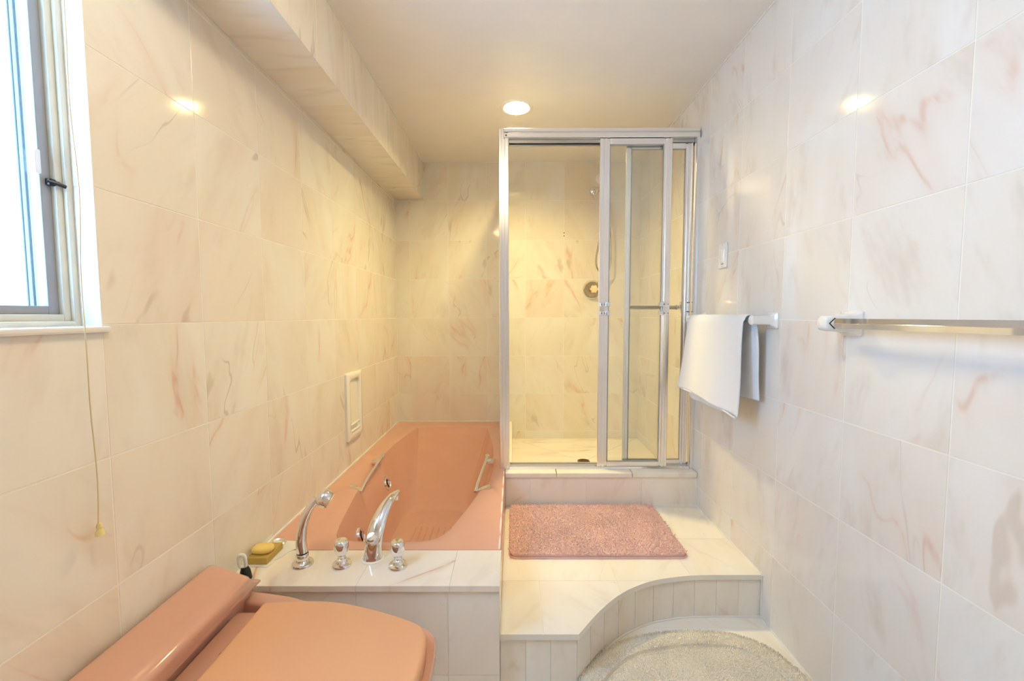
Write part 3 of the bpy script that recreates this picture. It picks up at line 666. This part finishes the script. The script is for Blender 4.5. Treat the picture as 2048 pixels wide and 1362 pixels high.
def stile(b, x0, x1, y0, y1, z0, z1, steps):
    """ribbed aluminium section: steps = list of (fraction, depth)"""
    pts = [(x0, y1)] + [(x0+(x1-x0)*f_, y0+d_) for f_, d_ in steps] + [(x1, y1)]
    return b.prism(pts, z0, z1)
rib = [(0, .002), (.05, 0), (.28, 0), (.32, .004), (.40, .004), (.44, .001), (.68, .001), (.72, .006), (.95, .006), (1, .008)]
def door(name, x0, x1, y0, y1, ws, label, gm, zb_=ZT+.0125, zt_=2.166):
    d = empty(name, ((x0+x1)/2, y0, zb_), label, 'shower door', 'sliding shower doors')
    stile(MB(), x0, x0+ws[0], y0, y1, zb_, zt_, rib).build('stile', 'alu', d)
    stile(MB(), x1-ws[1], x1, y0, y1, zb_, zt_, [(1-f_, d_) for f_, d_ in reversed(rib)]).build('stile', 'alu', d)
    MB().box(x0+ws[0], x1-ws[1], y0+.001, y1, zt_-.030, zt_, bev=.002).build('top_rail', 'alu', d)
    MB().box(x0+ws[0], x1-ws[1], y0+.001, y1, zb_, zb_+.026, bev=.002).build('bottom_rail', 'alu', d)
    ym = (y0+y1)/2
    MB().box(x0+ws[0]-.004, x1-ws[1]+.004, ym-.002, ym+.002, zb_+.02, zt_-.025).build('glass_pane', gm, d)
    gs = MB()
    for bx in ((x0+ws[0], x0+ws[0]+.003), (x1-ws[1]-.003, x1-ws[1])): gs.box(bx[0], bx[1], ym-.004, ym+.004, zb_+.026, zt_-.030)
    gs.box(x0+ws[0], x1-ws[1], ym-.004, ym+.004, zb_+.026, zb_+.03); gs.box(x0+ws[0], x1-ws[1], ym-.004, ym+.004, zt_-.035, zt_-.030)
    gs.build('glazing_gasket', 'alu_dark', d)
    return d
fd = door('shower_door', .466, .852, YSH+.008, YSH+.026, (.055, .045), 'front sliding shower door of lightly frosted glass', 'door_glass')
rd = door('shower_door', .611, .972, YSH+.031, YSH+.0435, (.031, .040), 'rear sliding shower door half hidden behind the front glass door', 'hazy_glass', ZT+.0165, 2.150)
def bracket(d, x0, x1, side, yf):
    b = MB(); b.box(x0, x1, yf-.006, yf+.001, 1.226, 1.300, bev=.002)
    for z in (1.236, 1.284):
        b.box(x0+.004, x1-.004, yf-.011, yf-.006, z-.010, z+.010, bev=.002)
        xa, xb_ = (x1, x1+.022) if side > 0 else (x0-.022, x0)
        b.box(xa, xb_, yf-.018, yf-.003, z-.011, z+.011, bev=.003)
    o = b.build('bar_bracket', 'chrome', d)
    for z in (1.236, 1.284):
        for xx in (x0+.008, x1-.008): MB().lathe([(.0005, .0), (.0028, 0), (.0022, .0015), (.0005, .0015)], (xx, yf-.011, z), (0, -1, 0), 10).build('bracket_screw', 'dark_fill', o)
bracket(fd, .470, .505, 1, YSH+.008); bracket(fd, .812, .848, -1, YSH+.008)
# towel bar on the shower side of the rear door
b = MB(); yb0 = YSH+.075
b.tube([(.642, yb0, 1.268), (.93, yb0, 1.268)], .011, 12); b.build('towel_bar', 'alu_dark', rd, smooth=50)
for xx in (.628, .945):
    b = MB(); b.box(xx-.012, xx+.012, YSH+.0436, YSH+.05, 1.236, 1.302, bev=.002); b.tube([(xx, YSH+.05, 1.268), (xx, yb0+.008, 1.268)], .010, 10); b.build('bar_post', 'chrome', rd, smooth=40)
b = MB(); b.tube([(.915, yb0, 1.268), (.935, yb0, 1.268)], .016, 14); b.box(.936, .948, yb0-.012, yb0+.012, 1.238, 1.30, bev=.003); b.build('bar_collar', 'chrome', rd, smooth=40)
for xx in (.958, .967):
    for z in (1.244, 1.294): MB().lathe([(.0005, 0), (.003, 0), (.003, .002), (.0005, .002)], (xx, YSH+.031, z), (0, -1, 0), 10).build('screw', 'dark_fill', rd)

# ------------------------------------------------------------------ shower fittings on the back wall
sv = empty('shower_valve', (.625, YB, 1.429), 'round shower valve with brass dish and clear knob on the back wall', 'shower valve')
MB().lathe([(.076, 0), (.076, .008), (.070, .016), (.062, .012)], (.625, YB, 1.429), (0, -1, 0), 40, caps=False).build('valve_ring', 'chrome', sv, smooth=40)
MB().lathe([(.061, .010), (.05, .006), (.02, .008), (.018, .03)], (.625, YB, 1.429), (0, -1, 0), 40).build('valve_plate', 'brass', sv, smooth=40)
MB().rings([[(.632+r*(1+.1*math.cos(6*t))*math.cos(t), YB-.03-h, 1.429+r*(1+.1*math.cos(6*t))*math.sin(t)) for t in (2*math.pi*i/48 for i in range(48))] for r, h in ((.022, 0), (.030, .006), (.031, .022), (.026, .030), (.01, .032))]).build('valve_knob', 'clear', sv, smooth=40)
hs2 = empty('hand_held_shower', (.634, YB, 2.196), 'hand held shower head with hose on the shower back wall', 'shower head')
MB().lathe([(.034, 0), (.034, .004), (.028, .012), (.012, .016)], (.634, YB, 2.196), (0, -1, 0), 32).build('wall_flange', 'chrome', hs2, smooth=40)
MB().tube(crom([(.634, YB-.012, 2.196), (.645, YB-.05, 2.20), (.66, YB-.085, 2.19), (.668, YB-.10, 2.18)], 5), .0095, 14).build('shower_arm', 'chrome', hs2, smooth=60)
MB().lathe([(.015, -.02), (.017, -.015), (.017, .012), (.012, .018)], (.670, YB-.105, 2.172), (.2, -.3, .9), 20).build('holder', 'brass', hs2, smooth=40)
MB().lathe([(.012, -.05), (.034, -.03), (.040, -.018), (.040, -.004), (.034, .014), (.022, .026), (.006, .030)], (.660, YB-.125, 2.262), (0, .12, 1), 32).build('spray_head', 'white_plastic', hs2, smooth=40)
MB().tube(crom([(.672, YB-.11, 2.15), (.678, YB-.115, 2.20), (.666, YB-.12, 2.235)], 5), .012, 14).build('handle', 'brass', hs2, smooth=60)
MB().tube(crom([(.673, YB-.11, 2.14), (.684, YB-.10, 2.04), (.682, YB-.085, 1.92), (.662, YB-.07, 1.78), (.644, YB-.06, 1.67), (.648, YB-.06, 1.60), (.685, YB-.06, 1.555), (.74, YB-.06, 1.57), (.755, YB-.06, 1.7), (.735, YB-.07, 1.95), (.69, YB-.09, 2.14)], 7), .007, 10).build('hose', 'brass', hs2, smooth=60)

# ------------------------------------------------------------------ toilet
TY = .885
to = empty('toilet', (-.55, TY, 0), 'one-piece dusty pink toilet with square tan seat lid, lower left', 'toilet')
def sect(pts, z): return [(x, TY+y_, z) for x, y_ in pts]
def loop(fr, bk, wb, wm, wf, n=8):
    """outline of the bowl: back width, middle width, front width (halves)"""
    c = [(bk, wb), (bk+(fr-bk)*.30, wb*.98), (bk+(fr-bk)*.55, wm), (bk+(fr-bk)*.82, (wm+wf)/2), (fr-.025, wf), (fr-.004, wf*.62), (fr, 0)]
    c = c + [(x, -y_) for x, y_ in reversed(c[:-1])]
    return [(p.x, p.y) for p in crom([(x, y_, 0) for x, y_ in c], n)]
# bowl and pedestal
prof = [(0.0, -.40, -.84, .115, .115, .09), (.03, -.395, -.84, .11, .11, .085), (.12, -.37, -.83, .115, .12, .09), (.22, -.30, -.82, .15, .155, .11), (.30, -.225, -.80, .195, .20, .14), (.35, -.198, -.78, .205, .215, .148), (.385, -.19, -.775, .208, .22, .15), (.396, -.195, -.775, .205, .216, .147)]
MB().rings([sect(loop(fr, bk, wb_, wm, wf), z) for z, fr, bk, wb_, wm, wf in prof]).build('bowl', 'pink', to, smooth=40)
# tank body with side shoulders
tk = MB(); tk.rings([[(-.912, TY-h, z), (x1, TY-h, z), (x1, TY+h, z), (-.912, TY+h, z)] for z, h, x1 in ((.02, .14, -.80), (.2, .20, -.79), (.30, .29, -.785), (.42, .302, -.783))])
tk.build('tank', 'pink', to, bevel=.018, seg=4, smooth=50)
for sg in (1, -1):
    a = [(-.80, .312), (-.66, .285), (-.50, .232), (-.50, .205), (-.60, .226), (-.70, .244), (-.80, .262)]
    lo = [(-.80, .262), (-.66, .235), (-.50, .19), (-.50, .16), (-.60, .18), (-.70, .20), (-.80, .215)]
    r_ = [[(x, TY+sg*y_, z) for x, y_ in pts] for pts, z in ((lo, .24), (a, .345), (a, .398))]
    MB().rings(r_).build('side_shoulder', 'pink', to, bevel=.010, seg=3, smooth=50)
MB().box(-.80, -.66, TY-.235, TY+.235, .30, .388, bev=.012, seg=3).build('hinge_deck', 'pink', to, smooth=50)
# tank lid
def rr(x0, x1, y0, y1, r, z, n=6): return [(x_, y_, z) for x_, y_ in rrect(x0, x1, y0, y1, r, n)]
LT = .487
def trap(x0, x1, hb, hf, z, r=.010):
    """lid outline, half width hb at the wall and hf at the front, corners cut by r"""
    q = [(x0, -hb+r), (x0+r*.3, -hb+r*.3), (x0+r, -hb), (x1-r, -hf-(hb-hf)*r/(x1-x0)), (x1-r*.3, -hf+r*.35), (x1, -hf+r)]
    q = q + [(x, -y_) for x, y_ in reversed(q)]
    return [(x, TY+y_, z) for x, y_ in q]
lid = [trap(-.913, -.768, .312, .312, .424), trap(-.915, -.764, .317, .317, .427), trap(-.915, -.762, .317, .300, .436), trap(-.915, -.756, .312, .272, .450), trap(-.914, -.753, .306, .255, .468), trap(-.912, -.754, .303, .249, .478), trap(-.909, -.759, .299, .244, .484), trap(-.902, -.768, .292, .236, LT), trap(-.89, -.80, .26, .22, LT+.0004)]
MB().rings(lid).build('tank_lid', 'pink', to, smooth=50)
MB().box(-.90, -.772, TY-.298, TY+.298, .419, .425).build('lid_gap_shade', 'dark_fill', to)  # dark strip drawing the shade in the gap under the tank lid
# seat and seat lid
so_ = [(-.685, .188), (-.60, .194), (-.53, .194), (-.44, .182), (-.33, .148), (-.245, .112), (-.222, .085), (-.214, .03)]
so_ = so_ + [(x, -y_) for x, y_ in reversed(so_)]
def off(pts, d): 
    cxm = -.46; return [(x+(d if x > cxm else -d), y_+math.copysign(d, y_)) for x, y_ in pts]
def rsec(pts, z): return [(p.x, TY+p.y, z) for p in pts]
def dens(pts):
    P = [Vector((x, y_, 0)) for x, y_ in pts]
    return crom(P, 5) 
seatp = lambda d: dens(off(so_, d))
MB().rings([rsec(seatp(-.004), .398), rsec(seatp(.003), .402), rsec(seatp(.003), .416), rsec(seatp(-.003), .419)]).build('seat', 'pink_seat', to, smooth=40)
MB().rings([rsec(seatp(-.001), .421), rsec(seatp(.004), .4225), rsec(seatp(.004), .434), rsec(seatp(.0), .4395), rsec(seatp(-.006), .441)]).build('seat_lid', 'pink_seat', to, smooth=40)
for yy in (-.085, .085):
    MB().tube([(-.70, TY+yy-.03, .408), (-.70, TY+yy+.03, .408)], .011, 14).build('hinge', 'pink_seat', to, smooth=50)

# ------------------------------------------------------------------ right wall fittings
sw = empty('light_switch', (XR, 1.977, 1.505), 'white rocker light switch plate on the right wall', 'switch')
MB().box(XR-.007, XR, 1.939, 2.015, 1.447, 1.563, bev=.004, seg=3).build('switch_plate', 'white_plastic', sw, smooth=40)
MB().rings([[(XR-.0068, y_, z_) for y_, z_ in rrect(1.960, 1.994, 1.473, 1.539, .002)], [(XR-.010, y_, z_) for y_, z_ in rrect(1.961, 1.993, 1.474, 1.538, .014)], [(XR-.011, y_, z_) for y_, z_ in rrect(1.963, 1.991, 1.477, 1.535, .013)]]).build('rocker', 'ceramic', sw, smooth=40)
MB().box(XR-.0078, XR-.0068, 1.965, 1.989, 1.4655, 1.4685).build('printed_mark', 'dark_fill', sw)
for z in (1.455, 1.555): MB().lathe([(.0005, 0), (.003, 0), (.0026, .001), (.0005, .001)], (XR-.007, 1.977, z), (-1, 0, 0), 12).build('screw', 'alu', sw)

BX, BZ = .928, 1.205
# far towel bar
tb = empty('towel_bar', (XR, 1.86, BZ), 'white ceramic towel bar holding the white towel', 'towel bar', 'towel bars on the right wall')
for yy in (1.585, 2.165):
    MB().rings([[(X_, y_, z_) for y_, z_ in rrect(yy-d, yy+d, BZ-e, BZ+e, r_)] for X_, d, e, r_ in ((XR, .033, .033, .006), (XR-.006, .033, .033, .008), (XR-.012, .026, .027, .008), (XR-.022, .017, .019, .008), (BX+.005, .015, .017, .008), (BX-.014, .015, .018, .010), (BX-.02, .010, .012, .008))]).build('post', 'ceramic', tb, smooth=45)
MB().box(BX-.009, BX+.009, 1.59, 2.16, BZ-.009, BZ+.009, bev=.002).build('bar', 'chrome', tb)
# near towel bar
tb2 = empty('towel_bar', (XR, .9, 1.2), 'near towel bar with a bare square chrome rod in white ceramic brackets', 'towel bar', 'towel bars on the right wall')
for yy, sg in ((1.216, 1), (.585, -1)):
    MB().rings([[(X_, y_, z_) for y_, z_ in rrect(yy-d, yy+d, 1.2-e, 1.2+e, r_)] for X_, d, e, r_ in ((XR, .040, .037, .006), (XR-.006, .040, .037, .009), (XR-.012, .033, .031, .010), (XR-.03, .026, .027, .012), (BX+.0, .023, .0235, .014), (BX-.016, .021, .021, .014), (BX-.022, .014, .014, .010))]).build('bracket', 'ceramic', tb2, smooth=45)
    ym = yy-sg*.0235; b = MB(); hh = .0165
    b.rings([[(BX-hh, ym, 1.2), (BX, ym, 1.2-hh), (BX+hh, ym, 1.2), (BX, ym, 1.2+hh)], [(BX-hh, ym-sg*.0012, 1.2), (BX, ym-sg*.0012, 1.2-hh), (BX+hh, ym-sg*.0012, 1.2), (BX, ym-sg*.0012, 1.2+hh)]]); b.build('socket', 'dark_fill', tb2)
hh = .0145
MB().rings([[(BX-hh, y_, 1.2), (BX, y_, 1.2-hh), (BX+hh, y_, 1.2), (BX, y_, 1.2+hh)] for y_ in (1.20, .60)]).build('rod', 'chrome', tb2, bevel=.0008)

# ------------------------------------------------------------------ white towel
tw = empty('hand_towel', (.9, 1.85, .8), 'white terry towel folded over the far towel bar', 'towel')
def sheet(y0t, y1t, y0b, y1b, zb0, zb1, xfront, xbot, back_z, amp, seed, nb=44, front=True):
    rs = []
    nu = 56
    for j in range(nu+1):
        u = j/nu; row = []
        yt = y0t+(y1t-y0t)*u; ybm = y0b+(y1b-y0b)*u; zbm = zb0+(zb1-zb0)*u + .012*math.sin(u*3.1+seed)
        # over the bar then down the front
        R = .0165
        pts = []
        if front:
            for k in range(9):
                a = math.radians(180*k/8); pts.append((BX+R*1.15*math.cos(a), BZ+.004+R*math.sin(a), 0))
        for k in range(1, nb):
            t = k/(nb-1); pts.append((xfront+(xbot-xfront)*t, BZ+.002+(zbm-BZ)*t, t))
        for X_, Z_, t in pts:
            wv = t**1.1*amp*(math.sin(u*9.0+seed+t*.8)+.5*math.sin(u*17+seed*2.3-t))
            row.append((X_+wv - .012*t*math.sin(math.pi*u), yt+(ybm-yt)*t + .004*math.sin(t*6+seed), Z_))
        rs.append(row)
    return rs
def build_sheet(name, rs, th=.005):
    me = bpy.data.meshes.new(name); n1, n2 = len(rs), len(rs[0]); vv = [p for r in rs for p in r]
    o_ = wloc(tw); vv = [(p[0]-o_.x, p[1]-o_.y, p[2]-o_.z) for p in vv]
    ff = [(i*n2+j, i*n2+j+1, (i+1)*n2+j+1, (i+1)*n2+j) for i in range(n1-1) for j in range(n2-1)]
    me.from_pydata(vv, [], ff); me.shade_smooth(); o = link_mesh(name, me, 'towel', tw)
    m = o.modifiers.new('thick', 'SOLIDIFY'); m.thickness = th; m.offset = 0; return o
build_sheet('front_panel', sheet(1.618, 2.115, 1.60, 2.145, .815, .852, BX-.026, .872, 0, .009, .4))
build_sheet('inner_fold', sheet(1.64, 2.10, 1.66, 2.06, .805, .828, BX-.0175, .893, 0, .006, 1.9, front=False))
build_sheet('back_panel', sheet(1.612, 2.11, 1.60, 2.10, .885, .90, BX+.0225, .968, 0, .004, 3.0, front=False))
MB().tube(crom([(.8705+.0*i, 1.60+.545*i/14, .815+.037*i/14+.012*math.sin(i/14*3.1+.4)) for i in range(15)], 2), .004, 6).build('hem', 'towel', tw, smooth=60)

# ------------------------------------------------------------------ rugs
def pile_mesh(name, P, base_z, hgt, wid, lean, mat, parent):
    """P: n x 2 positions; three sided curved tufts"""
    n = len(P); ang = rng.uniform(0, 2*np.pi, n); ln = rng.uniform(.3, 1, n)*lean; h = hgt*rng.uniform(.75, 1.15, n)
    dx, dy = np.cos(ang)*ln, np.sin(ang)*ln
    vs_, k = [], 3
    lev = ((0, 0, 1.0), (.55, .35, 1.05), (1.0, 1.0, .45))
    V = np.zeros((n, len(lev)*k+1, 3))
    tw_ = rng.uniform(0, 2*np.pi, n); wd = wid*rng.uniform(.7, 1.3, n)
    for a, (zz, of, wv) in enumerate(lev):
        for q in range(k):
            th = tw_+2*np.pi*q/k
            V[:, a*k+q, 0] = P[:, 0]+dx*of+np.cos(th)*wd*wv; V[:, a*k+q, 1] = P[:, 1]+dy*of+np.sin(th)*wd*wv; V[:, a*k+q, 2] = base_z+h*zz
    V[:, -1, 0] = P[:, 0]+dx*1.1; V[:, -1, 1] = P[:, 1]+dy*1.1; V[:, -1, 2] = base_z+h*1.08
    o_ = wloc(parent); V -= np.array(o_)
    nv = V.shape[1]; F_ = []
    for a in range(len(lev)-1):
        for q in range(k): F_.append((a*k+q, a*k+(q+1) % k, (a+1)*k+(q+1) % k, (a+1)*k+q))
    T_ = [((len(lev)-1)*k+q, (len(lev)-1)*k+(q+1) % k, nv-1) for q in range(k)]
    off_ = (np.arange(n)*nv)[:, None, None]
    Q = (np.array(F_)[None]+off_).reshape(-1, 4); T = (np.array(T_)[None]+off_).reshape(-1, 3)
    me = bpy.data.meshes.new(name); me.vertices.add(n*nv); me.vertices.foreach_set('co', V.reshape(-1))
    idx = np.concatenate([Q.reshape(-1), T.reshape(-1)]); me.loops.add(len(idx)); me.loops.foreach_set('vertex_index', idx.astype(np.int32))
    st_ = np.concatenate([np.arange(len(Q))*4, len(Q)*4+np.arange(len(T))*3]); me.polygons.add(len(st_)); me.polygons.foreach_set('loop_start', st_.astype(np.int32))
    me.update(calc_edges=True); me.validate()
    o = link_mesh(name, me, mat, parent); o['kind'] = 'stuff'; return o
def inside(P, poly):
    x, y_ = P[:, 0], P[:, 1]; r = np.zeros(len(P), bool); q = np.array(poly)
    for (xa, ya), (xb_, yb_) in zip(q, np.roll(q, -1, 0)):
        c = ((ya > y_) != (yb_ > y_)) & (x < (xb_-xa)*(y_-ya)/(yb_-ya+1e-12)+xa); r ^= c
    return r
def grid(poly, step):
    q = np.array(poly); gx, gy = np.meshgrid(np.arange(q[:, 0].min(), q[:, 0].max(), step), np.arange(q[:, 1].min(), q[:, 1].max(), step))
    P = np.stack([gx.ravel(), gy.ravel()], 1); P += rng.uniform(-.5, .5, P.shape)*step; return P[inside(P, poly)]
bmx = empty('bath_mat', (.36, 1.95, ZP), 'peach pink shaggy bath mat on the marble platform', 'rug')
rp_ = rrect(-.022, .752, 1.706, 2.176, .035)
MB().prism(rp_, ZP+.0005, ZP+.006).build('backing', 'rug_back', bmx, bevel=.002)
MB().prism(rrect(-.017, .747, 1.711, 2.171, .033), ZP+.006, ZP+.0195).build('pile_base', 'rug', bmx, bevel=.004)
pile_mesh('pile', grid(rrect(-.020, .750, 1.708, 2.174, .035), .0066), ZP+.0165, .0075, .0032, .013, 'rug', bmx)
crg = empty('floor_rug', (.6, 1.05, 0), 'cream oval plush rug with a grooved border on the floor', 'rug')
ro = [(.205, 1.289), (.265, 1.365), (.335, 1.428), (.43, 1.478), (.577, 1.510), (.715, 1.515), (.84, 1.497), (.925, 1.44), (.97, 1.35), (.984, 1.25), (.984, 1.0), (.965, .8), (.88, .64), (.74, .575), (.55, .565), (.36, .60), (.22, .70), (.16, .86), (.15, 1.05), (.165, 1.2)]
rl_ = crom([(x_, y_, 0) for x_, y_ in ro], 6, True); rpo = [(p.x, p.y) for p in rl_]
rc = Vector((.59, 1.05, 0))
def shr(d): return [(p+(rc-p).normalized()*d) for p in rl_]
lv = [(0, .0006), (0, .008), (.006, .014), (.02, .017), (.068, .016), (.072, .003), (.077, .003), (.081, .012), (.10, .013), (.25, .013)]
MB().rings([[(p.x, p.y, z) for p in shr(d)] for d, z in lv]).build('body', 'cream_rug', crg, smooth=50)
PP = grid(rpo, .0052); ins = np.array([(p.x, p.y) for p in shr(.069)]); ins2 = np.array([(p.x, p.y) for p in shr(.079)])
pile_mesh('border_pile', PP[~inside(PP, ins)], .0125, .0075, .0026, .003, 'cream_pile', crg)
pile_mesh('centre_pile', PP[inside(PP, ins2)], .0110, .0045, .0028, .003, 'cream_pile', crg)
